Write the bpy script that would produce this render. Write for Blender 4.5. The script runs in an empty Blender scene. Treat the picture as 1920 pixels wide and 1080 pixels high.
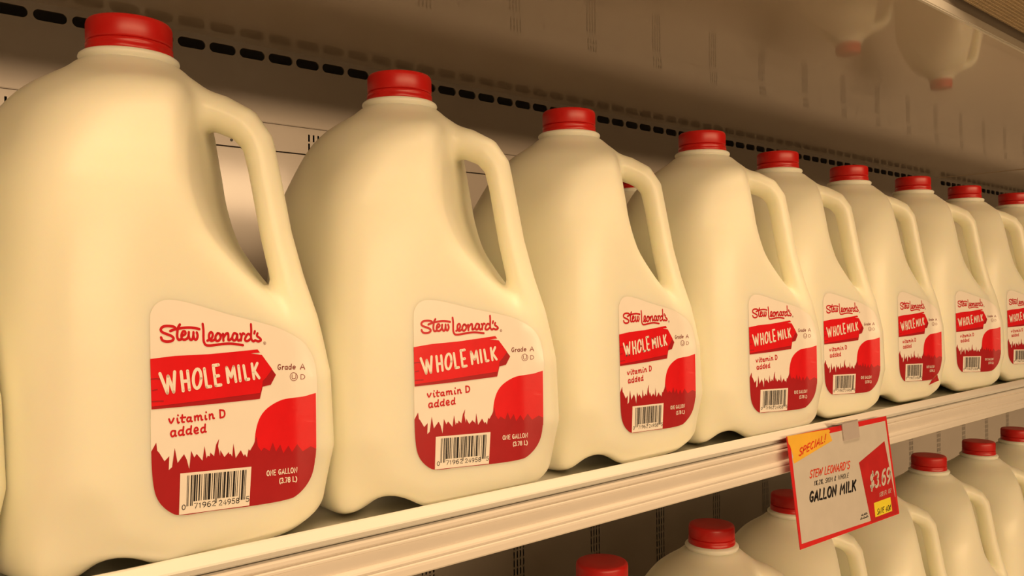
import bpy, bmesh, math, random
import numpy as np
from mathutils import Matrix, Vector

# ------------------------------------------------------------------ camera, world, lights, exposure
SC = bpy.context.scene
COL = SC.collection
CAM_H = 0.1235                                   # camera height above the shelf deck (deck = z 0)
F_PX = 1553.34
R_ = Vector((0.759321343, -0.650666525, -0.008010676))
U_ = Vector((0.003984470, -0.007661198, 0.999962714))
W_ = Vector((0.650703636, 0.759324949, 0.003224750))
cam_data = bpy.data.cameras.new('camera')
cam_data.sensor_width = 36.0
cam_data.lens = 36.0 * F_PX / 1920.0
cam_data.clip_start = 0.01
cam = bpy.data.objects.new('camera', cam_data)
COL.objects.link(cam)
cam.matrix_world = Matrix(((R_.x, U_.x, -W_.x, 0), (R_.y, U_.y, -W_.y, 0), (R_.z, U_.z, -W_.z, CAM_H), (0, 0, 0, 1)))
SC.camera = cam

world = bpy.data.worlds.new('store_ambient')
SC.world = world
world.use_nodes = True
bg = world.node_tree.nodes['Background']
bg.inputs[0].default_value = (1.0, 0.70, 0.40, 1)
bg.inputs[1].default_value = 0.02

def area(name, loc, target, sx, sy, power, colour):
    d = bpy.data.lights.new(name, 'AREA')
    d.shape = 'RECTANGLE'; d.size = sx; d.size_y = sy; d.energy = power; d.color = colour
    o = bpy.data.objects.new(name, d)
    COL.objects.link(o)
    o.location = loc
    o.rotation_euler = (Vector(target) - Vector(loc)).to_track_quat('-Z', 'Y').to_euler()
    return o
WARM = (1.0, 0.66, 0.36)
# the aisle's row of ceiling lamps
area('aisle_ceiling_lamps_offscreen', (0.8, -0.16, 2.1), (0.8, 0.42, 0.0), 4.5, 0.40, 68, WARM)
# the shop's farther rows of ceiling lamps, at the same ceiling height, seen low across the floor
area('shop_ceiling_lamps_offscreen', (-1.5, -12.5, 2.1), (0.5, 0.42, 0.10), 18.0, 0.8, 1450, WARM)

SC.view_settings.view_transform = 'Standard'
SC.view_settings.look = 'None'
SC.view_settings.gamma = 1.0
SC.view_settings.use_curve_mapping = False
SC.view_settings.exposure = 0.0

# ------------------------------------------------------------------ helpers
MM = 0.001

def mat(name, colour, rough=0.5, spec=0.5, noise=0.0, nscale=40.0, sss=0.0, sss_r=(1, .7, .4), sss_s=0.01,
        coat=0.0, bump=0.0, bscale=300.0, metal=0.0, trans=0.0, alpha=1.0, coat_rough=0.1):
    m = bpy.data.materials.new(name)
    m.use_nodes = True
    nt = m.node_tree
    b = nt.nodes['Principled BSDF']
    b.inputs['Base Color'].default_value = (*colour, 1)
    b.inputs['Roughness'].default_value = rough
    b.inputs['Specular IOR Level'].default_value = spec
    b.inputs['Metallic'].default_value = metal
    b.inputs['Coat Weight'].default_value = coat
    b.inputs['Coat Roughness'].default_value = coat_rough
    b.inputs['Coat IOR'].default_value = 1.7
    b.inputs['Transmission Weight'].default_value = trans
    b.inputs['Alpha'].default_value = alpha
    if sss:
        b.inputs['Subsurface Weight'].default_value = sss
        b.inputs['Subsurface Radius'].default_value = sss_r
        b.inputs['Subsurface Scale'].default_value = sss_s
    if noise or bump:
        tc = nt.nodes.new('ShaderNodeTexCoord')
        n = nt.nodes.new('ShaderNodeTexNoise')
        n.inputs['Scale'].default_value = nscale
        n.inputs['Detail'].default_value = 4
        nt.links.new(tc.outputs['Object'], n.inputs['Vector'])
        if noise:
            r = nt.nodes.new('ShaderNodeValToRGB')
            r.color_ramp.elements[0].position = 0.3
            r.color_ramp.elements[1].position = 0.7
            r.color_ramp.elements[0].color = (*[c * (1 - noise) for c in colour], 1)
            r.color_ramp.elements[1].color = (*[min(1, c * (1 + noise)) for c in colour], 1)
            nt.links.new(n.outputs['Fac'], r.inputs['Fac'])
            nt.links.new(r.outputs['Color'], b.inputs['Base Color'])
        if bump:
            n2 = nt.nodes.new('ShaderNodeTexNoise')
            n2.inputs['Scale'].default_value = bscale
            nt.links.new(tc.outputs['Object'], n2.inputs['Vector'])
            bp = nt.nodes.new('ShaderNodeBump')
            bp.inputs['Strength'].default_value = bump
            bp.inputs['Distance'].default_value = 0.0004
            nt.links.new(n2.outputs['Fac'], bp.inputs['Height'])
            nt.links.new(bp.outputs['Normal'], b.inputs['Normal'])
    return m

M = {
    'milk': mat('milk_plastic', (0.91, 0.90, 0.74), 0.36, 0.4, noise=0.012, nscale=25, sss=0.55, sss_r=(1.0, 0.8, 0.5), sss_s=0.012, bump=0.05, bscale=500),
    'cap': mat('red_cap_plastic', (0.54, 0.010, 0.008), 0.36, 0.5, noise=0.05, nscale=60, sss=0.15, sss_r=(1, .2, .1), sss_s=0.002),
    'paper': mat('label_paper', (0.95, 0.89, 0.80), 0.30, 0.5, noise=0.015, nscale=60),
    'red': mat('print_red', (0.78, 0.010, 0.016), 0.30, 0.5, noise=0.05, nscale=90),
    'dkred': mat('print_dark_red', (0.42, 0.014, 0.020), 0.30, 0.5, noise=0.05, nscale=90),
    'scriptred': mat('print_script_red', (0.62, 0.014, 0.024), 0.30, 0.5, noise=0.04, nscale=90),
    'brown': mat('print_brown', (0.24, 0.03, 0.025), 0.35, 0.5, noise=0.05, nscale=90),
    'black': mat('print_black', (0.012, 0.010, 0.010), 0.4, 0.4, noise=0.1, nscale=90),
    'shelf': mat('shelf_enamel', (0.82, 0.80, 0.74), 0.32, 0.5, noise=0.02, nscale=12, coat=0.25, bump=0.04, bscale=200),
    'rail': mat('rail_plastic', (0.84, 0.78, 0.70), 0.30, 0.5, noise=0.02, nscale=20, coat=0.3),
    'wall': mat('case_wall_enamel', (0.45, 0.40, 0.35), 0.28, 0.5, noise=0.03, nscale=8, coat=0.3, bump=0.05, bscale=120),
    'ceil': mat('canopy_enamel', (0.66, 0.56, 0.45), 0.30, 0.5, noise=0.03, nscale=6, coat=1.0, coat_rough=0.045),
    'duct': mat('duct_galvanised', (0.34, 0.33, 0.32), 0.5, 0.5, noise=0.08, nscale=20),
    'screw': mat('screw_steel', (0.10, 0.10, 0.10), 0.4, 0.5, noise=0.2, nscale=20),
    'honey': mat('honeycomb_plastic', (0.66, 0.52, 0.34), 0.5, 0.4, noise=0.06, nscale=30),
    'signred': mat('sign_red', (0.66, 0.020, 0.022), 0.35, 0.5, noise=0.06, nscale=60),
    'signwhite': mat('sign_white', (0.60, 0.56, 0.50), 0.40, 0.5, noise=0.03, nscale=80),
    'signdk': mat('sign_price_red', (0.50, 0.018, 0.020), 0.35, 0.5, noise=0.12, nscale=60),
    'signyel': mat('sign_yellow', (0.88, 0.50, 0.05), 0.4, 0.5, noise=0.05, nscale=60),
    'signyel2': mat('sign_bright_yellow', (0.85, 0.72, 0.04), 0.4, 0.5, noise=0.05, nscale=60),
    'orange': mat('sign_orange_red', (0.72, 0.06, 0.02), 0.4, 0.5, noise=0.05, nscale=60),
    'clear': mat('clear_plastic', (0.80, 0.72, 0.68), 0.14, 0.5, noise=0.02, nscale=60, trans=0.45),
}

def link(name, me, material, parent=None):
    o = bpy.data.objects.new(name, me)
    COL.objects.link(o)
    if material is not None and not me.materials:
        me.materials.append(material)
    if parent is not None:
        o.parent = parent
    return o

def mesh_from(name, V, Fc, smooth=False):
    me = bpy.data.meshes.new(name)
    me.from_pydata([tuple(v) for v in V], [], [tuple(f) for f in Fc])
    me.update()
    if smooth:
        me.polygons.foreach_set('use_smooth', [True] * len(me.polygons))
    return me

def from_bm(name, bm, smooth=False):
    me = bpy.data.meshes.new(name)
    bm.to_mesh(me); bm.free()
    if smooth:
        me.polygons.foreach_set('use_smooth', [True] * len(me.polygons))
    return me

def add_box(bm, x0, x1, y0, y1, z0, z1, bev=0.0):
    r = bmesh.ops.create_cube(bm, size=1.0)
    vs = r['verts']
    for v in vs:
        v.co = Vector(((x0 + x1) / 2 + v.co.x * (x1 - x0), (y0 + y1) / 2 + v.co.y * (y1 - y0), (z0 + z1) / 2 + v.co.z * (z1 - z0)))
    if bev:
        es = {e for v in vs for e in v.link_edges}
        bmesh.ops.bevel(bm, geom=list(es), offset=bev, segments=2, affect='EDGES')

def box_obj(name, material, parent, *a, bev=0.0):
    bm = bmesh.new(); add_box(bm, *a, bev=bev)
    return link(name, from_bm(name, bm), material, parent)

def tag(o, label=None, cat=None, group=None, kind=None):
    if label: o['label'] = label
    if cat: o['category'] = cat
    if group: o['group'] = group
    if kind: o['kind'] = kind
    return o

def empty(name, loc, rz=0.0):
    o = bpy.data.objects.new(name, None)
    o.empty_display_size = 0.02
    COL.objects.link(o)
    o.location = loc; o.rotation_euler = (0, 0, rz)
    return o

def lathe(name, prof, n=72, ripple=None):
    V, Fc = [], []
    for k, (r, z) in enumerate(prof):
        for i in range(n):
            a = 2 * math.pi * i / n
            rr = r + (ripple(k, i) if ripple else 0)
            V.append((rr * math.cos(a) * MM, rr * math.sin(a) * MM, z * MM))
    for k in range(len(prof) - 1):
        for i in range(n):
            j = (i + 1) % n
            Fc.append((k * n + i, k * n + j, (k + 1) * n + j, (k + 1) * n + i))
    Fc.append(tuple(range(n - 1, -1, -1)))
    Fc.append(tuple((len(prof) - 1) * n + i for i in range(n)))
    me = mesh_from(name, V, Fc, True)
    return me

# ------------------------------------------------------------------ the setting: refrigerated case
CEIL = 0.268 + CAM_H            # canopy underside
YW = 0.859                      # back wall
YC = 0.335                      # canopy front edge
X0, X1, XS = -0.55, 3.6, 2.113  # run of the case; joint between two sections
LOW = -0.346                    # deck of the shelf below

def perforated(V, Fc, x0, x1, z0, z1, nx, nz, fx, fz, y):
    """wall patch with nx*nz rectangular slots left open"""
    for i in range(nx):
        for k in range(nz):
            a, b = x0 + (x1 - x0) * i / nx, x0 + (x1 - x0) * (i + 1) / nx
            c, d = z0 + (z1 - z0) * k / nz, z0 + (z1 - z0) * (k + 1) / nz
            mx, mz = (b - a) * (1 - fx) / 2, (d - c) * (1 - fz) / 2
            n = len(V)
            for (px, pz) in ((a, c), (b, c), (b, d), (a, d), (a + mx, c + mz), (b - mx, c + mz), (b - mx, d - mz), (a + mx, d - mz)):
                V.append((px, y, pz))
            for q in range(4):
                r = (q + 1) % 4
                Fc.append((n + q, n + r, n + 4 + r, n + 4 + q))

def quad(V, Fc, x0, x1, z0, z1, y):
    n = len(V)
    V += [(x0, y, z0), (x1, y, z0), (x1, y, z1), (x0, y, z1)]
    Fc.append((n, n + 1, n + 2, n + 3))

def slotted_panel(name, parent, z0, z1, y, slots):
    """sheet between z0 and z1 with clusters of narrow upright air slots"""
    V, Fc = [], []
    x = X0
    for cx in [1.051 + 0.1514 * k for k in range(-10, 17)]:
        a, b = cx - 0.0115, cx + 0.0115
        quad(V, Fc, x, a, z0, z1, y)
        zc = z0
        for (s0, s1, nz) in slots:
            quad(V, Fc, a, b, zc, s0, y)
            perforated(V, Fc, a, b, s0, s1, 4, nz, 0.36, 0.80, y)
            zc = s1
        quad(V, Fc, a, b, zc, z1, y)
        x = b
    quad(V, Fc, x, X1, z0, z1, y)
    return link(name, mesh_from(name, V, Fc), M['wall'], parent)

fl = box_obj('floor', mat('floor_tile', (0.62, 0.58, 0.52), 0.4, 0.5, noise=0.05, nscale=3), None, -11.0, 9.0, -14.0, 1.4, -1.16, -1.12)
tag(fl, kind='structure')
wall = bpy.data.objects.new('wall_back', None)
wall.empty_display_size = 0.02
COL.objects.link(wall)
tag(wall, kind='structure')
zv0, zv1 = CEIL - 0.0185, CEIL
slotted_panel('lower_panel', wall, -0.55, 0.2786, YW + 0.004, [(-0.315, -0.175, 12), (0.212, 0.275, 6)])
slotted_panel('middle_panel', wall, 0.2798, 0.3095, YW + 0.002, [(0.2830, 0.3030, 2)])
box_obj('seam_strip', M['wall'], wall, X0, X1, YW + 0.007, YW + 0.009, 0.2765, 0.2820)
# upper panel stands a little proud, with a folded lower edge
box_obj('upper_panel', M['wall'], wall, X0, X1, YW - 0.001, YW + 0.0025, 0.3090, zv0, bev=0.0006)
for xs in [0.347 + 0.1514 * k for k in range(-5, 12)]:
    bm = bmesh.new()
    bmesh.ops.create_cone(bm, cap_ends=True, segments=10, radius1=0.0016, radius2=0.0012, depth=0.0012)
    for v in bm.verts: v.co = Vector((v.co.x + xs, YW + 0.0012 - v.co.z, v.co.y + 0.2860))
    link('screw', from_bm('screw', bm, True), M['screw'], wall)

def vent_strip(x0, x1):
    """strip with a row of round-ended slots"""
    pitch = 0.0324
    n = int((x1 - x0) / pitch)
    V, Fc = [], []
    L, Hh = 0.0282, 0.0103
    zc = (CEIL - 0.0109)
    for i in range(n):
        a = x0 + i * pitch
        cx = a + pitch / 2
        ring, out = [], []
        N = 32
        for k in range(N):
            t = 2 * math.pi * (k + 0.5) / N
            c, s = math.cos(t), math.sin(t)
            ex = (L / 2 - Hh / 2) * (1 if c > 0 else -1) + Hh / 2 * c
            ring.append((cx + ex, YW, zc + Hh / 2 * s))
            m = max(abs(c) / (pitch / 2), abs(s) / ((zv1 - zv0) / 2))
            out.append((cx + c / m, YW, (zv0 + zv1) / 2 + s / m))
        # snap the outer ring to the cell corners
        for sx in (-1, 1):
            for sz in (-1, 1):
                P = (cx + sx * pitch / 2, YW, (zv0 + zv1) / 2 + sz * (zv1 - zv0) / 2)
                j = min(range(N), key=lambda q: (out[q][0] - P[0]) ** 2 + (out[q][2] - P[2]) ** 2)
                out[j] = P
        b = len(V)
        V += ring + out
        # depth of the sheet edge
        V += [(p[0], p[1] + 0.002, p[2]) for p in ring]
        for k in range(N):
            j = (k + 1) % N
            Fc.append((b + k, b + N + k, b + N + j, b + j))
            Fc.append((b + k, b + j, b + 2 * N + j, b + 2 * N + k))
    return V, Fc, x0 + n * pitch
VX0 = 0.6292 - 0.0162 - 0.0324 * 35
V, Fc, xe = vent_strip(VX0, XS - 0.03)
link('vent_strip', mesh_from('vent_strip', V, Fc), M['wall'], wall)
V, Fc, xe2 = vent_strip(XS + 0.012, X1)
link('vent_strip', mesh_from('vent_strip', V, Fc), M['wall'], wall)
box_obj('plain_strip', M['wall'], wall, xe, XS + 0.012, YW, YW + 0.002, zv0, zv1)
bm = bmesh.new()                                     # the air duct behind the sheets: a closed hollow box, dark because little light enters
add_box(bm, X0, X1, YW + 0.180, YW + 0.184, -0.56, CEIL + 0.012)
add_box(bm, X0, X1, YW + 0.0045, YW + 0.182, -0.560, -0.550)
add_box(bm, X0, X1, YW + 0.019, YW + 0.182, CEIL + 0.002, CEIL + 0.010)
add_box(bm, X0 - 0.004, X0, YW, YW + 0.184, -0.56, CEIL + 0.012)
add_box(bm, X1, X1 + 0.004, YW, YW + 0.184, -0.56, CEIL + 0.012)
link('plenum', from_bm('plenum', bm), M['duct'], wall)

ceiling = bpy.data.objects.new('ceiling', None)
ceiling.empty_display_size = 0.02
COL.objects.link(ceiling)
tag(ceiling, kind='structure')
box_obj('canopy_panel', M['ceil'], ceiling, X0, XS - 0.0012, YC + 0.002, YW + 0.02, CEIL, CEIL + 0.012, bev=0.001)
box_obj('canopy_panel', M['ceil'], ceiling, XS + 0.0012, X1, YC + 0.002, YW + 0.02, CEIL - 0.0012, CEIL + 0.012, bev=0.001)
box_obj('canopy_lip', M['shelf'], ceiling, X0, X1, YC - 0.001, YC + 0.004, CEIL - 0.0008, CEIL + 0.0095, bev=0.0012)
box_obj('edge_gap_screen', M['wall'], ceiling, X0, X1, YC + 0.0005, YC + 0.003, CEIL + 0.009, CEIL + 0.066)  # added plate behind the lip, there to keep the edge gap in shade
# air curtain honeycomb in front of the canopy
gr = empty('air_grille', (0, 0, CEIL + 0.012))
tag(gr, 'tan honeycomb air grille beyond the front edge of the canopy', 'grille')
gr.location = (0.8, YC - 0.069, CEIL + 0.014)
bm = bmesh.new()
for k in range(0, 420):
    xx = 0.05 + 0.0042 * k
    add_box(bm, xx - 0.0006, xx + 0.0006, -0.075, 0.062, 0, 0.010)
for k in range(0, 33):
    yy = -0.075 + 0.0042 * k
    add_box(bm, 0.05, 1.81, yy - 0.0006, yy + 0.0006, 0.0002, 0.0098)
o = link('honeycomb_cells', from_bm('honeycomb_cells', bm), M['honey'], gr); tag(o, kind='stuff')
box_obj('backing_plate', M['honey'], gr, 0.04, 1.82, -0.08, 0.0625, 0.0098, 0.050)  # made extra thick so light from above stays out of the edge gap
box_obj('edge_gap_cover', M['wall'], gr, 0.04, 1.82, 0.0622, 0.0696, 0.046, 0.050)  # added cover closing the top of the edge gap against lamp light

# ------------------------------------------------------------------ shelves
RAIL = [(368.8, 0), (368.8, 8.1), (368.2, 8.8), (367.2, 8.9), (366.2, 8.4), (361.8, 5.0), (361.3, 4.2), (361.6, 3.5), (362.5, 3.2), (362.9, 4.0), (363.1, 4.7), (366.5, 7.3), (367.3, 7.6), (367.8, 7.2), (367.8, 0)]
RAIL2 = [(364.6, -0.1), (363.6, 0.3), (362.4, -0.4), (362, -1.5), (362, -3.2), (362.5, -3.9), (363.4, -4.3), (362.5, -4.7), (362, -5.4), (362, -6.4), (362.6, -7.0), (364.2, -7.2)]
RAIL4 = [(364.2, -14.0), (362.4, -14.4), (361.6, -15.4), (361.3, -16.6), (361.9, -17.8), (361.2, -18.6), (361.0, -20), (361.0, -23.2), (361.8, -24.2), (369, -24.2)]
def extrude(name, prof, material, parent, x0, x1, back=369.5):
    n = len(prof)
    V = [(x0, y * MM, z * MM) for y, z in prof] + [(x1, y * MM, z * MM) for y, z in prof]
    Fc = [(i, i + 1, n + i + 1, n + i) for i in range(n - 1)]
    Fc += [tuple(range(n - 1, -1, -1)), tuple(range(n, 2 * n)), (n - 1, 0, n, 2 * n - 1)]
    return link(name, mesh_from(name, V, Fc), material, parent)

def make_shelf(z, label):
    s = empty('display_shelf', (0, 0, z))
    tag(s, label, 'shelf', 'enamelled case shelves')
    box_obj('deck', M['shelf'], s, X0, X1, 0.367, YW - 0.003, -0.0035, 0.0)
    extrude('front_lip', RAIL, M['shelf'], s, X0, X1)
    box_obj('groove_strip', M['rail'], s, X0, X1, 0.3680, 0.3688, -0.0068, 0.0002)
    box_obj('rail_back', M['rail'], s, X0, X1, 0.3688, 0.3712, -0.0242, -0.0002)
    extrude('upper_moulding', RAIL2 + [(369, -7.2), (369, -6.6), (364.6, -6.6)], M['rail'], s, X0, X1)
    box_obj('tag_channel', M['rail'], s, X0, X1, 0.3642, 0.369, -0.0141, -0.0071)
    extrude('lower_moulding', [(369, -14.0)] + RAIL4, M['rail'], s, X0, X1)
    for bx in (-0.3, 0.85, XS, 2.9):
        box_obj('bracket', M['shelf'], s, bx - 0.002, bx + 0.002, 0.39, YW - 0.003, -0.030, -0.0034)
    return s
make_shelf(0.0, 'white enamelled shelf with price rail, holding the labelled milk jugs')
make_shelf(LOW, 'white shelf below the one with the sale sign, under the lower jugs')

# ------------------------------------------------------------------ the milk jug: a smooth implicit surface
zt = np.arange(-20, 260, 1.0)
def table(zs, vs, win=9):
    v = np.interp(zt, zs, vs)
    k = np.ones(win) / win
    return np.convolve(np.pad(v, win // 2, mode='edge'), k, mode='valid')
A_T = table([-20, 0, 20, 45, 100, 140, 160, 172, 185, 199, 209, 216, 222, 228, 234, 240, 260],
            [71, 71, 71.8, 72.4, 71.8, 70.6, 69.6, 68.2, 65.2, 60.5, 56.5, 52, 46, 37, 27.5, 23, 22], 7)
DA_T = np.gradient(A_T)
P_T = table([-20, 0, 120, 150, 172, 185, 199, 209, 216, 260], [5.2, 5.2, 5.1, 4.6, 3.7, 3.1, 2.6, 2.3, 2.06, 2.0])
C_T = table([-20, 105, 129, 150, 175, 200, 215, 260], [90, 73, 55, 44, 38, 35.5, 34.5, 34.5], 11)
BAR = [(14, 224, 8), (30, 219.5, 9.5), (44, 215.2, 9.4), (55, 210, 8.8), (62, 201, 8.0), (65, 187, 7.7), (71, 153, 7.9), (76.5, 130, 8.4), (82, 108, 10), (87, 80, 11), (88.5, 45, 11), (84, 20, 10)]

def smax(a, b, k):
    h = np.clip(0.5 - 0.5 * (b - a) / k, 0, 1)
    return b + (a - b) * h + k * h * (1 - h)
def smin(a, b, k):
    return -smax(-a, -b, k)

def jug_field(x, y, z):
    a = np.interp(z, zt, A_T); da = np.interp(z, zt, DA_T)
    p = np.interp(z, zt, P_T); c = np.interp(z, zt, C_T)
    N = (np.abs(x) ** p + np.abs(y) ** p + 1e-9) ** (1 / p)
    g = (N - a) / np.sqrt(1 + da * da)
    body = smax(g, -z, 17)
    body = smax(body, z - 238, 3)
    u = (x - y) / math.sqrt(2); v = (x + y) / math.sqrt(2)
    cutA = (c - u) / 1.05
    zf = 129 - 0.8 * (u - 56)
    cutB = (zf - z) / 1.28
    cut = smax(cutA, cutB, 22)
    body = smax(body, -cut, 9)
    s = 0.66
    d = np.full_like(u, 1e3)
    for (u0, z0, r0), (u1, z1, r1) in zip(BAR[:-1], BAR[1:]):
        du, dz = u1 - u0, z1 - z0
        t = np.clip(((u - u0) * du + (z - z0) * dz) / (du * du + dz * dz), 0, 1)
        dd = np.sqrt((u - u0 - t * du) ** 2 + (z - z0 - t * dz) ** 2 + (v * s) ** 2) - (r0 + (r1 - r0) * t)
        d = np.minimum(d, dd)
    Fv = smin(body, d, 7)
    Fv = smax(Fv, -z, 3)
    gu = u - 11
    gd = np.sqrt(gu ** 2 + np.maximum(z - 1, 0) ** 2) - 8
    Fv = smax(Fv, -gd, 20)
    for sg in (-1, 1):
        ds = np.sqrt((u - 8) ** 2 + (v - sg * 116) ** 2 + ((z - 14) * 0.9) ** 2) - 29
        Fv = smax(Fv, -ds, 12)
    return Fv

def grad(x, y, z, e=0.25):
    gx = jug_field(x + e, y, z) - jug_field(x - e, y, z)
    gy = jug_field(x, y + e, z) - jug_field(x, y - e, z)
    gz = jug_field(x, y, z + e) - jug_field(x, y, z - e)
    return np.stack([gx, gy, gz], -1) / (2 * e)

def surface_nets(h):
    lo = np.array([-100., -100., -6.]); hi = np.array([100., 100., 246.])
    n = np.ceil((hi - lo) / h).astype(int) + 1
    ax = [lo[i] + h * np.arange(n[i]) for i in range(3)]
    X, Y, Z = np.meshgrid(*ax, indexing='ij')
    Fv = jug_field(X.ravel(), Y.ravel(), Z.ravel()).reshape(n)
    S = Fv < 0
    corners = [(i, j, k) for i in (0, 1) for j in (0, 1) for k in (0, 1)]
    m = n - 1
    cnt = np.zeros(m, int)
    acc = np.zeros((*m, 3)); wsum = np.zeros(m)
    def sub(A, c): return A[c[0]:c[0] + m[0], c[1]:c[1] + m[1], c[2]:c[2] + m[2]]
    base = np.stack(np.meshgrid(*[a[:-1] for a in ax], indexing='ij'), -1)
    for c in corners: cnt += sub(S, c)
    act = (cnt > 0) & (cnt < 8)
    for c in corners:
        for d in range(3):
            if c[d] == 0:
                c2 = tuple(c[q] + (1 if q == d else 0) for q in range(3))
                f0, f1 = sub(Fv, c), sub(Fv, c2)
                cr = (f0 < 0) != (f1 < 0)
                t = np.where(cr, f0 / np.where(cr, f0 - f1, 1), 0)
                off = np.zeros((*m, 3))
                for q in range(3): off[..., q] = c[q]
                off[..., d] += t
                acc += np.where(cr[..., None], off, 0); wsum += cr
    idx = -np.ones(m, int)
    idx[act] = np.arange(act.sum())
    Vv = base[act] + h * acc[act] / wsum[act][:, None]
    faces = []
    for d in range(3):
        e1, e2 = (d + 1) % 3, (d + 2) % 3
        sl = [slice(1, m[q]) for q in range(3)]
        s0 = [slice(1, m[q]) for q in range(3)]; s1 = list(s0)
        s0[d] = slice(0, m[d]); s1[d] = slice(1, m[d] + 1)
        A, B = S[tuple(s0)], S[tuple(s1)]
        for flip, mask in ((False, A & ~B), (True, ~A & B)):
            w = np.argwhere(mask)
            if not len(w): continue
            p = w.copy()
            for q in range(3):
                if q != d: p[:, q] += 1
            def cell(o1, o2):
                r = p.copy(); r[:, e1] -= o1; r[:, e2] -= o2
                return idx[r[:, 0], r[:, 1], r[:, 2]]
            fq = np.stack([cell(1, 1), cell(0, 1), cell(0, 0), cell(1, 0)], -1)
            if flip: fq = fq[:, ::-1]
            faces.append(fq)
    Fq = np.concatenate(faces)
    for _ in range(3):
        g = grad(*Vv.T)
        f = jug_field(*Vv.T)
        Vv = Vv - g * (np.clip(f, -1.5, 1.5) / np.maximum((g * g).sum(-1), 0.2))[:, None]
    return Vv, Fq

Vj, Fj = surface_nets(2.7)
body_me = mesh_from('jug_body', Vj * MM, Fj.tolist(), True)
body_me.materials.append(M['milk'])
neck_me = lathe('jug_neck', [(22, 224), (27.6, 230), (27.0, 232.6), (26.0, 234.3), (25.5, 235.2), (24.6, 235.9), (23.2, 236.6), (22.6, 237.6), (22.7, 238.6), (23.3, 239.4), (23.6, 240.4), (23.3, 241.4), (22.3, 242.2), (18.5, 243.2), (18.2, 252)], 64)
neck_me.materials.append(M['milk'])
NR = 240
cap_me = lathe('jug_cap', [(18.6, 248.0), (19.7, 248.3), (20.0, 249.0), (20.0, 256.6), (19.75, 258.2), (19.0, 259.1), (17.6, 259.5), (8, 259.5)], NR,
               lambda k, i: (0.14 if i % 2 else -0.10) if 2 <= k <= 3 else 0.0)
cap_me.materials.append(M['cap'])
band_me = lathe('cap_band', [(19.0, 242.6), (20.35, 242.7), (20.5, 243.2), (20.45, 244.6), (20.0, 245.3), (20.3, 246.2), (20.25, 247.2), (19.7, 247.9), (18.6, 248.1)], 96,
                lambda k, i: 0.22 * math.sin(i * 2 * math.pi / 12) if 3 <= k <= 5 else 0.0)
band_me.materials.append(M['cap'])

# ------------------------------------------------------------------ label print (traced in pixels, carried to mm on the jug's face)
HM = np.array([[2.222216395e-01, -1.532582620e-03, -9.322823296e+01],
               [-6.152511811e-02, -1.907105011e-01, 2.292473012e+02],
               [-4.857683345e-04, 5.005018879e-06, 1.0]])
LCX, LCZ = 6.5, 60.0
SHEAR0 = math.tan(math.radians(5.3))
def px2lab(P):
    P = np.asarray(P, float)
    q = np.c_[P, np.ones(len(P))] @ HM.T
    q = q[:, :2] / q[:, 2:]
    q = q - [LCX, LCZ]
    q[:, 1] += SHEAR0 * q[:, 0]
    return q
def crop(ox, oy, sc):
    return lambda pts: [(ox + x / sc, oy + y / sc) for x, y in pts]
cA = crop(290, 590, 8.348); cB = crop(280, 650, 7.385); cC = crop(300, 760, 7.715); cD = crop(440, 660, 4.906); cE = crop(330, 870, 7.111)

def surf_place(shear):
    sh = math.tan(math.radians(shear))
    def place(q, off):
        q = np.asarray(q, float)
        x = q[:, 0] + LCX + 2.8; z = q[:, 1] + LCZ - sh * q[:, 0]
        lo = np.full(len(x), -112.0); hi = np.full(len(x), -40.0)
        f_hit = np.zeros(len(x), bool)
        for yy in np.arange(-112, -30, 1.5):
            f = jug_field(x, np.full_like(x, yy), z)
            new = (f < 0) & ~f_hit
            hi[new] = yy; lo[new] = yy - 1.5
            f_hit |= f < 0
        for _ in range(12):
            mid = (lo + hi) / 2
            f = jug_field(x, mid, z)
            lo = np.where(f > 0, mid, lo); hi = np.where(f > 0, hi, mid)
        y = (lo + hi) / 2
        g = grad(x, y, z)
        g /= np.linalg.norm(g, axis=1)[:, None] + 1e-9
        return np.stack([x, y, z], -1) + g * off
    return place

def spline(P, closed=False, sub=5):
    P = [np.array(p, float) for p in P]
    if len(P) < 3: return P
    out = []
    n = len(P)
    rng = range(n if closed else n - 1)
    for i in rng:
        p0 = P[(i - 1) % n] if (closed or i > 0) else P[i]
        p1 = P[i]; p2 = P[(i + 1) % n]
        p3 = P[(i + 2) % n] if (closed or i + 2 < n) else p2
        for k in range(sub):
            t = k / sub
            out.append(0.5 * ((2 * p1) + (p2 - p0) * t + (2 * p0 - 5 * p1 + 4 * p2 - p3) * t * t + (3 * p1 - p0 - 3 * p2 + p3) * t ** 3))
    if not closed: out.append(P[-1])
    return out

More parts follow.
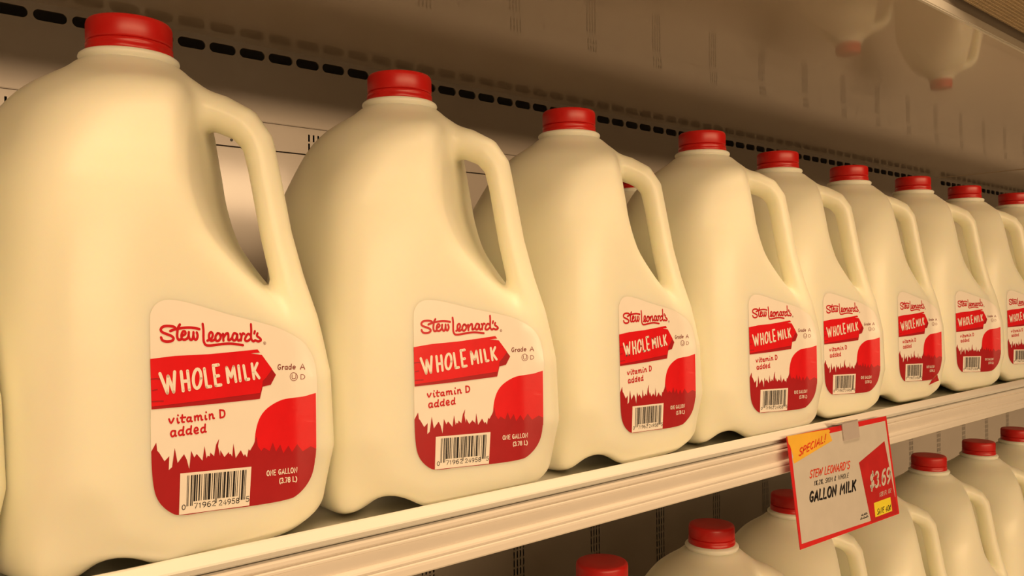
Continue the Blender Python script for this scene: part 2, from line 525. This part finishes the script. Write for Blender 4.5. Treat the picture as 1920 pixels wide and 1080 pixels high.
class Print:
    """flat print in label millimetres: filled polygons and brush strokes"""
    def __init__(self): self.V = []; self.F = []; self.polys = []
    def poly(self, pts): self.polys.append([tuple(p) for p in pts]); return self
    def stroke(self, P, w, closed=False):
        P = [np.array(p, float) for p in P]
        Q = [P[0]]
        for p in P[1:]:
            if np.hypot(*(p - Q[-1])) > 0.02: Q.append(p)
        if len(Q) < 2: Q.append(Q[0] + [0.01, 0])
        # resample long runs so the ribbon follows the surface
        R = [Q[0]]
        for a, b in zip(Q[:-1], Q[1:]):
            m = max(1, int(np.hypot(*(b - a)) / 3.0))
            R += [a + (b - a) * (k / m) for k in range(1, m + 1)]
        Q = R
        n = len(Q)
        base = len(self.V)
        for i in range(n):
            t = Q[min(i + 1, n - 1)] - Q[max(i - 1, 0)]
            t = t / (np.hypot(*t) + 1e-9)
            nn = np.array([-t[1], t[0]])
            self.V += [tuple(Q[i] + nn * w), tuple(Q[i] - nn * w)]
        for i in range(n - 1):
            b = base + 2 * i
            self.F.append((b, b + 2, b + 3, b + 1))
        for c in (Q[0], Q[-1]):
            b = len(self.V)
            self.V += [tuple(c + w * np.array([math.cos(a), math.sin(a)])) for a in np.arange(8) * math.pi / 4]
            self.F.append(tuple(range(b, b + 8)))
        return self
    def ring(self, c, rx, ry, w, n=20):
        P = [(c[0] + rx * math.cos(a), c[1] + ry * math.sin(a)) for a in np.linspace(0, 2 * math.pi, n + 1)]
        return self.stroke(P, w)
    def mesh(self, name, place, off, grid=5.0, clip=None):
        bm = bmesh.new()
        vs = [bm.verts.new((x, y, 0)) for x, y in self.V]
        for f in self.F:
            try: bm.faces.new([vs[i] for i in f])
            except ValueError: pass
        for pts in self.polys:
            b2 = bmesh.new()
            pv = [b2.verts.new((x, y, 0)) for x, y in pts]
            es = [b2.edges.new((pv[i], pv[(i + 1) % len(pv)])) for i in range(len(pv))]
            bmesh.ops.triangle_fill(b2, edges=es, use_beauty=True, normal=(0, 0, 1))
            if grid:
                xs = [v.co.x for v in b2.verts]; ys = [v.co.y for v in b2.verts]
                for ax, lo, hi in ((0, min(xs), max(xs)), (1, min(ys), max(ys))):
                    for c in np.arange(math.floor(lo / grid) * grid, hi, grid):
                        co = (c, 0, 0) if ax == 0 else (0, c, 0)
                        no = (1, 0, 0) if ax == 0 else (0, 1, 0)
                        bmesh.ops.bisect_plane(b2, geom=b2.verts[:] + b2.edges[:] + b2.faces[:], plane_co=co, plane_no=no)
            tmp = bpy.data.meshes.new('tmp'); b2.to_mesh(tmp); b2.free()
            bm.from_mesh(tmp); bpy.data.meshes.remove(tmp)
        if clip is not None:
            bmesh.ops.bisect_plane(bm, geom=bm.verts[:] + bm.edges[:] + bm.faces[:], plane_co=(*clip[0], 0), plane_no=(*clip[1], 0), clear_outer=True)
        q = np.array([(v.co.x, v.co.y) for v in bm.verts])
        P3 = place(q, off) * MM
        for v, p in zip(bm.verts, P3): v.co = Vector(p)
        bm.normal_update()
        for f in bm.faces:
            if f.normal.y > 0: f.normal_flip()
        return from_bm(name, bm, True)

# a small brush-stroke alphabet: glyph -> (advance, [polylines]); unit height, baseline 0
def arc(cx, cy, rx, ry, a0, a1, n=10):
    return [(cx + rx * math.cos(math.radians(a0 + (a1 - a0) * k / n)), cy + ry * math.sin(math.radians(a0 + (a1 - a0) * k / n))) for k in range(n + 1)]
G = {
 ' ': (.32, []), '.': (.22, [[(.08, .02), (.1, .02)]]), ',': (.22, [[(.12, .05), (.06, -.12)]]), "'": (.2, [[(.1, 1), (.08, .78)]]),
 '!': (.26, [[(.13, 1), (.11, .3)], [(.1, .02), (.11, .02)]]), '(': (.3, [arc(.36, .42, .26, .58, 110, 250)]), ')': (.3, [arc(-.06, .42, .26, .58, -70, 70)]),
 'A': (.6, [[(0, 0), (.27, 1), (.54, 0)], [(.1, .33), (.44, .33)]]), 'C': (.55, [arc(.28, .5, .26, .48, 50, 310)]),
 'D': (.58, [[(.04, 0), (.04, 1)], [(.04, 1)] + arc(.2, .5, .32, .5, 80, -80) + [(.04, 0)]]),
 'E': (.5, [[(.42, 1), (.04, 1), (.04, 0), (.44, 0)], [(.04, .52), (.36, .52)]]), 'F': (.48, [[(.42, 1), (.04, 1), (.04, 0)], [(.04, .52), (.34, .52)]]),
 'G': (.6, [arc(.28, .5, .26, .48, 50, 320) + [(.5, .42), (.3, .42)]]), 'H': (.58, [[(.04, 0), (.04, 1)], [(.5, 0), (.5, 1)], [(.04, .5), (.5, .5)]]),
 'I': (.24, [[(.1, 0), (.1, 1)]]), 'K': (.56, [[(.04, 0), (.04, 1)], [(.48, 1), (.06, .45)], [(.18, .6), (.5, 0)]]), 'L': (.48, [[(.04, 1), (.04, 0), (.42, 0)]]),
 'M': (.72, [[(.03, 0), (.08, 1), (.33, .3), (.58, 1), (.63, 0)]]), 'N': (.6, [[(.04, 0), (.04, 1), (.5, 0), (.5, 1)]]), 'O': (.62, [arc(.29, .5, .26, .49, 0, 360, 18)]),
 'P': (.54, [[(.04, 0), (.04, 1), (.3, 1)] + arc(.27, .74, .2, .26, 80, -90) + [(.04, .48)]]), 'R': (.56, [[(.04, 0), (.04, 1), (.3, 1)] + arc(.27, .75, .2, .25, 80, -90) + [(.04, .5)], [(.22, .5), (.5, 0)]]),
 'S': (.54, [arc(.27, .76, .22, .23, 40, 200) + arc(.25, .25, .23, .25, 100, -150)]), 'T': (.5, [[(0, 1), (.46, 1)], [(.23, 1), (.23, 0)]]), 'V': (.54, [[(0, 1), (.25, 0), (.5, 1)]]),
 'W': (.92, [[(0, 1), (.2, 0), (.42, .9), (.64, 0), (.86, 1)]]), 'Z': (.5, [[(.02, 1), (.44, 1), (.02, 0), (.46, 0)]]), 'U': (.56, [[(.04, 1), (.04, .3)] + arc(.26, .26, .22, .25, 180, 360) + [(.48, 1)]]),
 'a': (.5, [arc(.2, .3, .19, .29, 0, 360, 14), [(.4, .6), (.4, .06), (.46, .0)]]), 'd': (.5, [arc(.2, .3, .19, .29, 0, 360, 14), [(.4, 1.0), (.4, .0)]]),
 'e': (.48, [[(.03, .32), (.4, .34)] + arc(.21, .32, .19, .29, 10, 310)]), 'r': (.38, [[(.05, .6), (.05, 0)], [(.05, .38), (.18, .58), (.34, .56)]]),
 '0': (.58, [arc(.27, .5, .24, .49, 0, 360, 18)]), '1': (.36, [[(.04, .78), (.18, 1), (.18, 0)]]), '2': (.56, [arc(.26, .72, .22, .27, 160, -30) + [(.03, 0), (.5, 0)]]),
 '3': (.54, [arc(.24, .75, .21, .24, 150, -80) + arc(.25, .26, .24, .26, 85, -150)]), '4': (.56, [[(.38, 0), (.38, 1), (.02, .3), (.52, .3)]]), '5': (.54, [[(.46, 1), (.1, 1), (.06, .58)] + arc(.25, .31, .23, .31, 120, -150)]),
 '6': (.56, [[(.42, .98)] + arc(.3, .45, .27, .5, 110, 190) + arc(.27, .29, .23, .29, 180, -180, 16)]), '7': (.52, [[(.02, 1), (.48, 1), (.16, 0)]]), '8': (.56, [arc(.27, .75, .2, .24, 0, 360, 16), arc(.27, .26, .24, .26, 0, 360, 16)]),
 '9': (.56, [arc(.27, .71, .23, .28, 0, 360, 16), [(.5, .7), (.46, .3), (.2, .0)]]), '$': (.56, [arc(.27, .7, .22, .2, 40, 200) + arc(.25, .28, .23, .22, 100, -150), [(.28, 1.1), (.25, -.14)]]),
 '%': (.62, [arc(.14, .78, .11, .2, 0, 360, 10), arc(.46, .2, .11, .2, 0, 360, 10), [(.5, 1), (.1, 0)]]), '&': (.6, [[(.54, 0), (.14, .7)] + arc(.25, .8, .13, .18, 200, -30) + [(.06, .3)] + arc(.22, .2, .17, .2, 160, 350)]),
 '\u00a2': (.5, [arc(.25, .45, .2, .32, 50, 310), [(.3, .95), (.2, -.05)]]),
}
def text(pr, s, p0, p1, hv, w, tomm, sp=0.12):
    """strokes of s along the pixel baseline p0->p1 with pixel height vector hv, carried to mm by tomm"""
    adv = [G[c][0] + sp for c in s]
    tot = sum(adv) - 0.08 - sp
    p0 = np.array(p0, float); p1 = np.array(p1, float); hv = np.array(hv, float)
    x = 0
    for c, a in zip(s, adv):
        for line in G[c][1]:
            pts = [p0 + (p1 - p0) * ((x + gx) / tot) + hv * gy for gx, gy in line]
            pr.stroke(list(tomm(pts)), w)
        x += a
    return pr

def lab_strokes(lines, cf, w, smooth=True):
    pr = Print()
    for ln in lines:
        pts = cf(ln)
        if smooth and len(pts) > 2: pts = spline(pts, sub=4)
        pr.stroke(list(px2lab(pts)), w)
    return pr

OUTLINE = [(285, 850), (285, 700), (285, 605), (288, 584), (300, 568), (322, 562), (362, 569), (437, 591), (520, 613), (560, 632), (580, 655), (590, 690), (589.5, 780),
           (588, 862), (582, 902), (564, 932), (540, 943), (470, 955), (400, 964), (345, 972), (322, 967), (300, 947), (289, 915)]
GRASS = [(-115, 705), (-42, 571), (-30, 690), (0, 722), (75, 845), (145, 770), (135, 975), (185, 930), (225, 650), (265, 870), (360, 740), (400, 820), (435, 960), (465, 690), (510, 790), (545, 735), (630, 835), (660, 620), (690, 800),
         (705, 760), (738, 770), (745, 715), (800, 768), (830, 600), (875, 510), (858, 620), (888, 770), (892, 680), (950, 780), (1015, 705), (1022, 738), (1040, 730), (1065, 775), (1083, 580), (1115, 795), (1190, 680), (1235, 765),
         (1250, 735), (1280, 785), (1305, 665), (1325, 685), (1380, 590), (1420, 480), (1440, 620), (1490, 690), (1530, 640)]
GRASS_R = [(340, 930), (370, 850), (400, 935), (440, 870), (470, 950), (520, 880), (555, 940), (600, 865), (640, 930), (690, 880), (727, 900)]
BOTTOM = [p for p in spline(OUTLINE, True, 5) if p[1] > 864]
BOTTOM = sorted([p for p in BOTTOM if p[0] > 437], key=lambda p: (-p[0] + 0.35 * p[1])) + sorted([p for p in BOTTOM if p[0] <= 437], key=lambda p: (-p[0] - 0.35 * p[1]))
def upc(digits):
    Lc = ['0001101', '0011001', '0010011', '0111101', '0100011', '0110001', '0101111', '0111011', '0110111', '0001011']
    s = '101' + ''.join(Lc[d] for d in digits[:6]) + '01010' + ''.join(''.join('1' if c == '0' else '0' for c in Lc[d]) for d in digits[6:]) + '101'
    return s

def build_label(shear, clip=None):
    pl = surf_place(shear)
    parts = []
    tm = px2lab
    base = Print().poly(px2lab(spline(OUTLINE, True, 3)))
    parts.append(('label', base.mesh('label', pl, 0.12, 2.5, clip), 'paper'))
    # plain red hill behind the grass
    hill = [tuple(p) for p in spline(cD([(195, 985), (200, 860), (212, 740), (245, 630), (300, 550), (380, 490), (470, 450), (560, 435), (640, 420), (700, 394), (728, 384)]), sub=4)] + cD([(728, 640), (727, 985)])
    parts.append(('hill_print', Print().poly(px2lab(hill)).mesh('hill_print', pl, 0.20, 2.5, clip), 'red'))
    low = cC(GRASS) + cD(GRASS_R) + [tuple(p) for p in BOTTOM]
    parts.append(('grass_print', Print().poly(px2lab(low)).mesh('grass_print', pl, 0.28, 2.5, clip), 'dkred'))
    board = cB([(30, 185), (200, 162), (380, 140), (860, 115), (1200, 82), (1530, 48), (1565, 92), (1435, 105), (1590, 125), (1690, 268), (1790, 405), (1750, 480), (1715, 545), (1600, 572), (1560, 742), (1440, 757), (860, 820), (450, 858), (45, 895)])
    parts.append(('board_side_print', Print().poly(px2lab(board)).mesh('board_side_print', pl, 0.28, 2.5, clip), 'dkred'))
    face = cB([(30, 185), (200, 162), (380, 140), (860, 115), (1200, 82), (1530, 48), (1565, 92), (1435, 105), (1590, 125), (1735, 325), (1650, 440), (1600, 490), (1590, 570), (1560, 660), (1440, 675), (900, 745), (450, 805), (45, 855)])
    parts.append(('board_print', Print().poly(px2lab(face)).mesh('board_print', pl, 0.36, 2.5, clip), 'red'))
    gr_ = lab_strokes([[(40, 470), (110, 462), (180, 472)], [(60, 628), (120, 615)], [(50, 785), (130, 778), (205, 776)]], cB, 0.28)
    parts.append(('board_grain', gr_.mesh('board_grain', pl, 0.42, 0, clip), 'dkred'))
    wm = lab_strokes([[(160, 392), (262, 662)], [(262, 662), (272, 425)], [(272, 425), (350, 648)], [(350, 648), (364, 365)],
                      [(455, 362), (482, 630)], [(545, 352), (570, 615)], [(470, 500), (556, 490)],
                      [(780, 320), (813, 575)], [(813, 575), (870, 568)],
                      [(905, 272), (940, 556)], [(905, 275), (978, 265)], [(925, 425), (982, 418)], [(940, 556), (1012, 546)],
                      [(1092, 302), (1115, 512)], [(1092, 302), (1156, 438)], [(1156, 438), (1190, 292)], [(1190, 292), (1222, 498)],
                      [(1258, 280), (1283, 488)], [(1330, 277), (1362, 472)], [(1362, 472), (1405, 465)],
                      [(1446, 252), (1475, 458)], [(1522, 243), (1466, 372)], [(1482, 352), (1548, 448)]], cB, 0.74, False)
    wm.stroke(list(px2lab(cB([(680 + 55 * math.cos(t) + 6 * math.sin(t) * -1, 460 + 134 * math.sin(t)) for t in np.linspace(0, 2 * math.pi, 25)]))), 0.74)
    parts.append(('board_lettering', wm.mesh('board_lettering', pl, 0.46, 0, clip), 'paper'))
    brand = lab_strokes([[(352, 215), (322, 195), (250, 186), (170, 192), (125, 232), (138, 278), (205, 310), (290, 345), (322, 385), (290, 423), (210, 433), (148, 413), (126, 368)],
                         [(425, 162), (396, 212), (382, 290), (380, 360), (400, 402), (440, 398)],
                         [(272, 265), (340, 240), (440, 220), (560, 210), (660, 218), (733, 234)],
                         [(452, 345), (508, 312), (505, 275), (474, 272), (450, 320), (452, 383), (490, 403), (535, 385), (563, 340)],
                         [(565, 282), (562, 350), (585, 400), (618, 395), (635, 335), (638, 284)], [(637, 335), (652, 393), (684, 397), (703, 340), (690, 287)],
                         [(786, 152), (796, 250), (795, 380), (802, 440), (832, 487), (900, 495), (1000, 484), (1120, 468), (1250, 466), (1420, 490)],
                         [(856, 418), (920, 382), (944, 322), (920, 283), (888, 312), (886, 390), (922, 422), (972, 400)],
                         [(1020, 300), (986, 350), (992, 412), (1030, 420), (1066, 372), (1055, 312), (1020, 300)], [(1055, 325), (1085, 330), (1106, 312)],
                         [(1104, 310), (1110, 418)], [(1110, 372), (1150, 312), (1184, 302), (1190, 360), (1188, 408), (1218, 402), (1250, 370)],
                         [(1322, 312), (1280, 300), (1252, 358), (1266, 412), (1308, 398), (1330, 322)], [(1332, 318), (1332, 388), (1350, 418), (1374, 400)],
                         [(1376, 308), (1396, 340), (1388, 414)], [(1394, 352), (1418, 304), (1444, 312)],
                         [(1550, 157), (1553, 260), (1548, 360), (1560, 408), (1586, 428), (1612, 410)], [(1542, 332), (1504, 310), (1468, 350), (1452, 408), (1490, 424), (1540, 388)],
                         [(1610, 266), (1600, 304)], [(1652, 300), (1642, 340), (1690, 380), (1704, 410), (1662, 430), (1625, 414)]], cA, 0.60)
    parts.append(('brand_lettering', brand.mesh('brand_lettering', pl, 0.24, 0, clip), 'scriptred'))
    vit = lab_strokes([[(145, 225), (175, 285), (215, 215)], [(265, 215), (275, 278), (292, 274)], [(275, 168), (277, 172)], [(340, 165), (335, 262), (366, 268)], [(315, 206), (385, 198)],
                       [(460, 200), (425, 200), (408, 235), (425, 262), (458, 240), (464, 198)], [(464, 198), (464, 252), (482, 258)],
                       [(520, 182), (525, 246)], [(524, 205), (552, 174), (568, 188), (572, 240)], [(571, 198), (598, 170), (614, 184), (618, 232), (636, 234)],
                       [(675, 172), (680, 228), (697, 224)], [(687, 122), (689, 126)], [(735, 156), (740, 226)], [(739, 180), (768, 150), (784, 164), (790, 212), (807, 212)],
                       [(890, 92), (895, 204)], [(888, 92), (944, 100), (960, 145), (944, 190), (893, 204)],
                       [(230, 398), (190, 402), (170, 440), (190, 482), (228, 455), (236, 400)], [(236, 400), (234, 466), (250, 470)],
                       [(345, 390), (305, 392), (284, 428), (302, 465), (340, 445)], [(357, 336), (346, 452), (366, 455)], [(460, 372), (418, 376), (398, 410), (415, 446), (452, 428)], [(469, 326), (459, 436), (477, 440)],
                       [(515, 400), (566, 386), (552, 350), (522, 362), (514, 408), (540, 436), (570, 424)], [(670, 350), (632, 352), (610, 386), (628, 422), (664, 402)], [(673, 300), (668, 402), (686, 410)]], cC, 0.42)
    parts.append(('vitamin_lettering', vit.mesh('vitamin_lettering', pl, 0.24, 0, clip), 'scriptred'))
    gd = Print()
    text(gd, 'Grade A', *cD([(422, 172), (652, 165)]), (0.4, -10.0), 0.23, tm)
    gd.ring(tuple(px2lab(cD([(572, 237)]))[0]), 2.05, 2.0, 0.14)
    text(gd, 'U', *cD([(556, 258), (590, 255)]), (0, -8.4), 0.15, tm)
    text(gd, 'D', *cD([(624, 259), (652, 257)]), (0, -8.6), 0.15, tm)
    gd.ring(tuple(px2lab(cA([(1763, 455)]))[0]), 0.65, 0.65, 0.09)
    gd.stroke(list(px2lab(cA([(1757, 468), (1757, 444), (1768, 448), (1758, 456), (1768, 468)]))), 0.07)
    parts.append(('grade_lettering', gd.mesh('grade_lettering', pl, 0.24, 0, clip), 'brown'))
    vol = Print()
    text(vol, 'ONE GALLON', *cE([(1235, 190), (1650, 143)]), (-0.1, -9.6), 0.25, tm)
    text(vol, '(3.78 L)', *cE([(1408, 290), (1648, 262)]), (-0.1, -9.2), 0.27, tm)
    parts.append(('volume_lettering', vol.mesh('volume_lettering', pl, 0.40, 0, clip), 'paper'))
    panel = Print().poly(px2lab(cE([(65, 160), (545, 113), (1025, 65), (1005, 590), (530, 656), (55, 722)])))
    parts.append(('barcode_panel', panel.mesh('barcode_panel', pl, 0.36, 2.5, clip), 'paper'))
    bars = Print()
    s = upc([0, 7, 1, 9, 6, 2, 2, 4, 9, 5, 8, 5])
    tl, tr, bl, br = [np.array(p, float) for p in cE([(160, 187), (960, 106), (152, 606), (944, 508)])]
    i = 0
    while i < 95:
        if s[i] == '1':
            j = i
            while j < 95 and s[j] == '1': j += 1
            long_ = i < 10 or i >= 85 or 45 <= i < 50
            e = 1.0 if long_ else 0.86
            a, b = i / 95, j / 95
            c0, c1 = tl + (tr - tl) * a, tl + (tr - tl) * b
            d0, d1 = bl + (br - bl) * a, bl + (br - bl) * b
            q = [c0, c0 + (d0 - c0) * e / 2, c0 + (d0 - c0) * e, c1 + (d1 - c1) * e, c1 + (d1 - c1) * e / 2, c1]
            m2 = [tuple(p) for p in px2lab(q)]
            bb = len(bars.V); bars.V += m2
            bars.F += [(bb, bb + 1, bb + 4, bb + 5), (bb + 1, bb + 2, bb + 3, bb + 4)]
            i = j
        else: i += 1
    for t_, a, b in (('0', (92, 655), (136, 648)), ('71962', (258, 630), (545, 594)), ('24958', (590, 590), (862, 555)), ('5', (955, 540), (998, 533))):
        text(bars, t_, *cE([a, b]), (0, -9.4), 0.17, tm)
    parts.append(('barcode', bars.mesh('barcode', pl, 0.44, 0, clip), 'black'))
    if clip is not None:                                   # the torn corner curls off the jug
        q = [(22, -41.2), (30, -36.0), (39, -30.1), (31.5, -38.6), (38.5, -33.5), (37.5, -36.2)]
        P3 = np.concatenate([pl([p], o) for p, o in zip(q, (0.5, 0.5, 0.5, 2.2, 2.0, 4.2))]) * MM
        parts.append(('torn_corner', mesh_from('torn_corner', P3, [(0, 3, 1), (1, 3, 4), (1, 4, 2), (3, 5, 4)]), 'dkred'))
    for n, me, m in parts: me.materials.append(M[m])
    return [(n, me) for n, me, m in parts]

LABELS = {'a': build_label(5.3), 'b': build_label(1.9), 'c': build_label(2.2, ((33.0, -34.0), (0.55, -0.84)))}

def make_jug(x, y, z, rho, variant, label, group):
    j = empty('milk_jug', (x * MM, y * MM, z), -math.radians(rho))
    tag(j, label, 'milk jug', group)
    link('jug_body', body_me, None, j)
    link('neck', neck_me, None, j)
    c = link('cap', cap_me, None, j)
    c.rotation_euler = (0, 0, random.random() * 6.28)
    link('tamper_band', band_me, None, c)
    if variant:
        lb = None
        for n, me in LABELS[variant]:
            if lb is None: lb = link('label', me, None, j)
            else: link(n, me, None, lb)
    return j
random.seed(4)
GF = 'labelled jugs in the front row of the upper shelf'
FL_ = 'whole milk jug %s places from the torn-label jug, on the sale sign flag side'
PR_ = 'whole milk jug %s places from the torn-label jug, on the sale sign price side'
front = [(-25, 437, -14, 'b', FL_ % 'six'), (126, 442, -14, 'a', FL_ % 'five'), (288.0, 444.0, 3.5, 'b', FL_ % 'four'), (445.0, 451.0, -4.5, 'b', FL_ % 'three'), (598.0, 441.0, 3, 'b', FL_ % 'two'),
         (745.3, 457.7, 4.5, 'b', 'whole milk jug standing directly above the hanging sale sign'),
         (895.5, 460.6, 2.5, 'c', 'whole milk jug whose label is torn and curling at the lower right corner'),
         (1045.7, 455.3, 9, 'b', 'whole milk jug next to the torn-label jug, on the sale sign price side'),
         (1197.3, 452.8, 9, 'b', PR_ % 'two'), (1348.6, 442.0, 6, 'b', PR_ % 'three'), (1500, 448, 4, 'b', PR_ % 'four')]
for (x, y, rho, va, lb) in front: make_jug(x, y, 0.0, rho, va, lb, GF)
GB = 'jugs in the second row of the upper shelf'
for (x, y, rho, lb) in ((598, 642, 2, 'second-row milk jug behind the neighbour of the jug above the sale sign'), (754, 650, -2, 'second-row milk jug behind the jug above the sale sign'),
                        (908, 645, 3, 'second-row milk jug behind the jug with the torn label')): make_jug(x, y, 0.0, rho, 'b', lb, GB)
for (x, y, rho) in ((1362, 700, 4), (1745, 702, 2)): make_jug(x, y, 0.0, rho, 'b', 'milk jug at the back of the upper shelf, mirrored in the glossy canopy', 'jugs in the back row of the upper shelf')
GL = 'jugs on the lower shelf'
LFL = 'lower-shelf milk jug %s the jug behind the sale sign, on its flag side'
LPR = 'lower-shelf milk jug %s the jug behind the sale sign, on its price side'
for (x, y, rho, lb) in ((470, 444, -2, LFL % 'three places from'), (618, 449, 0, LFL % 'two places from'), (770, 461, 1, LFL % 'next to'),
                        (922, 452, 2, 'milk jug on the lower shelf standing right behind the hanging sale sign'),
                        (1071, 450, 2, LPR % 'next to'), (1219, 446, 3, LPR % 'two places from'), (1366, 448, 3, LPR % 'three places from'), (1514, 448, 3, LPR % 'four places from')):
    make_jug(x, y, LOW, rho, 'b', lb, GL)

# ------------------------------------------------------------------ the sale sign
SG = np.array([(589.0, 356.0, 6.7), (748.6, 351.7, 6.8), (748.3, 340.5, -79.8), (588.8, 344.9, -79.9)])
so, s1, s2 = SG[0], SG[1] - SG[0], SG[3] - SG[0]
SW, SH = np.linalg.norm(s1), np.linalg.norm(s2)
e1 = s1 / SW; e2 = -s2 / SH
en = np.cross(e1, e2); en /= np.linalg.norm(en)      # towards the aisle
if en[1] > 0: en = -en
def homog(a, b):
    R = []
    for (x, y), (u, v) in zip(a, b):
        R.append([x, y, 1, 0, 0, 0, -u * x, -u * y, -u]); R.append([0, 0, 0, x, y, 1, -v * x, -v * y, -v])
    h = np.linalg.svd(np.array(R))[2][-1]
    return (h / h[-1]).reshape(3, 3)
HS = homog([(12, 165), (822, 0), (908, 775), (138, 1062)], [(0, 0), (SW, 0), (SW, -SH), (0, -SH)])
def sg(P):
    q = np.c_[np.asarray(P, float), np.ones(len(P))] @ HS.T
    return q[:, :2] / q[:, 2:]
sign = empty('sale_sign', tuple((SG[2] + SG[3]) / 2 * MM))
tag(sign, 'red-bordered white paper sale sign hanging from the price rail by a clip', 'sign')
sorg = (SG[2] + SG[3]) / 2
def sign_place(q, off):
    q = np.asarray(q, float)
    return so + q[:, :1] * e1 + q[:, 1:] * e2 + en * off - sorg
def sprint(name, pr, off, m, parent):
    me = pr.mesh(name, sign_place, off, 0)
    me.materials.append(M[m])
    return link(name, me, None, parent)
# card: a thin slab
cardV = [tuple((sign_place([c], o)[0]) * MM) for o in (0.0, -0.5) for c in ((0, 0), (SW, 0), (SW, -SH), (0, -SH))]
card = link('card', mesh_from('card', cardV, [(0, 3, 2, 1), (4, 5, 6, 7), (0, 1, 5, 4), (1, 2, 6, 5), (2, 3, 7, 6), (3, 0, 4, 7)]), M['signred'], sign)
sprint('white_field', Print().poly(sg([(45, 230), (362, 140), (812, 40), (880, 645), (700, 828), (148, 1017)])), 0.08, 'signwhite', card)
sprint('price_panel', Print().poly(sg([(598, 378), (803, 205), (878, 650), (897, 768), (700, 842), (688, 835)])), 0.14, 'signdk', card)
sprint('special_flag', Print().poly(sg([(15, 162), (180, 134), (355, 106), (368, 118), (360, 134), (385, 200), (75, 387), (62, 345), (70, 335), (40, 240), (28, 225)])), 0.14, 'signyel', card)
sprint('save_box', Print().poly(sg([(712, 695), (840, 648), (852, 755), (722, 805)])), 0.2, 'signyel2', card)
p = Print(); text(p, 'SPECIAL!', (112, 326), (325, 208), (10, -62), 0.60, sg); sprint('special_lettering', p, 0.22, 'orange', card)
p = Print(); text(p, "STEW LEONARD'S", (203, 503), (520, 425), (8, -60), 0.55, sg); sprint('brand_lettering', p, 0.2, 'orange', card)
p = Print(); text(p, '1%,2%, SKIM & WHOLE', (238, 562), (512, 496), (5, -36), 0.27, sg); sprint('variety_lettering', p, 0.2, 'black', card)
p = Print(); text(p, 'GALLON MILK', (206, 692), (568, 596), (4, -78), 1.0, sg); sprint('product_lettering', p, 0.2, 'black', card)
p = Print(); text(p, '$3.69', (684, 585), (838, 535), (6, -118), 1.15, sg); sprint('price_lettering', p, 0.2, 'signwhite', card)
p = Print(); text(p, '128 FL OZ', (755, 648), (845, 612), (3, -34), 0.28, sg); sprint('volume_lettering', p, 0.2, 'signwhite', card)
p = Print(); text(p, 'SAVE 40\u00a2', (735, 785), (838, 748), (5, -44), 0.36, sg); sprint('save_lettering', p, 0.26, 'black', card)
p = Print()
for k, (a, b) in enumerate((((614, 794), (628, 789)), ((632, 788), (660, 776)), ((606, 822), (622, 816)), ((626, 815), (645, 808)), ((648, 807), (667, 799)))):
    p.stroke(list(sg([a, b])), 0.32)
    p.stroke(list(sg([(a[0] + 3, a[1] - 9), (b[0] - 4, b[1] - 8)])), 0.22)
sprint('small_print', p, 0.2, 'black', card)
# clear plastic clip gripping the card and hooked into the rail
cx0, cx1 = sg([(455, 60)])[0][0], sg([(583, 40)])[0][0]
def clip_part(name, x0, x1, z0, z1, o0, o1):
    Vc = [tuple((sign_place([c], o)[0]) * MM) for o in (o0, o1) for c in ((x0, z0), (x1, z0), (x1, z1), (x0, z1))]
    return link(name, mesh_from(name, Vc, [(0, 1, 2, 3), (7, 6, 5, 4), (0, 4, 5, 1), (1, 5, 6, 2), (2, 6, 7, 3), (3, 7, 4, 0)]), M['clear'], sign)
clip_part('clip_front', cx0, cx1, 2.5, -13, 0.35, 1.25)
clip_part('clip_back', cx0, cx1, 2.5, -10, -1.6, -0.6)
clip_part('clip_bridge', cx0 - 8, cx1, 1.2, 2.5, -9.5, 1.25)
clip_part('clip_foot', cx0, cx1, -3.2, 1.2, -9.5, -8.4)
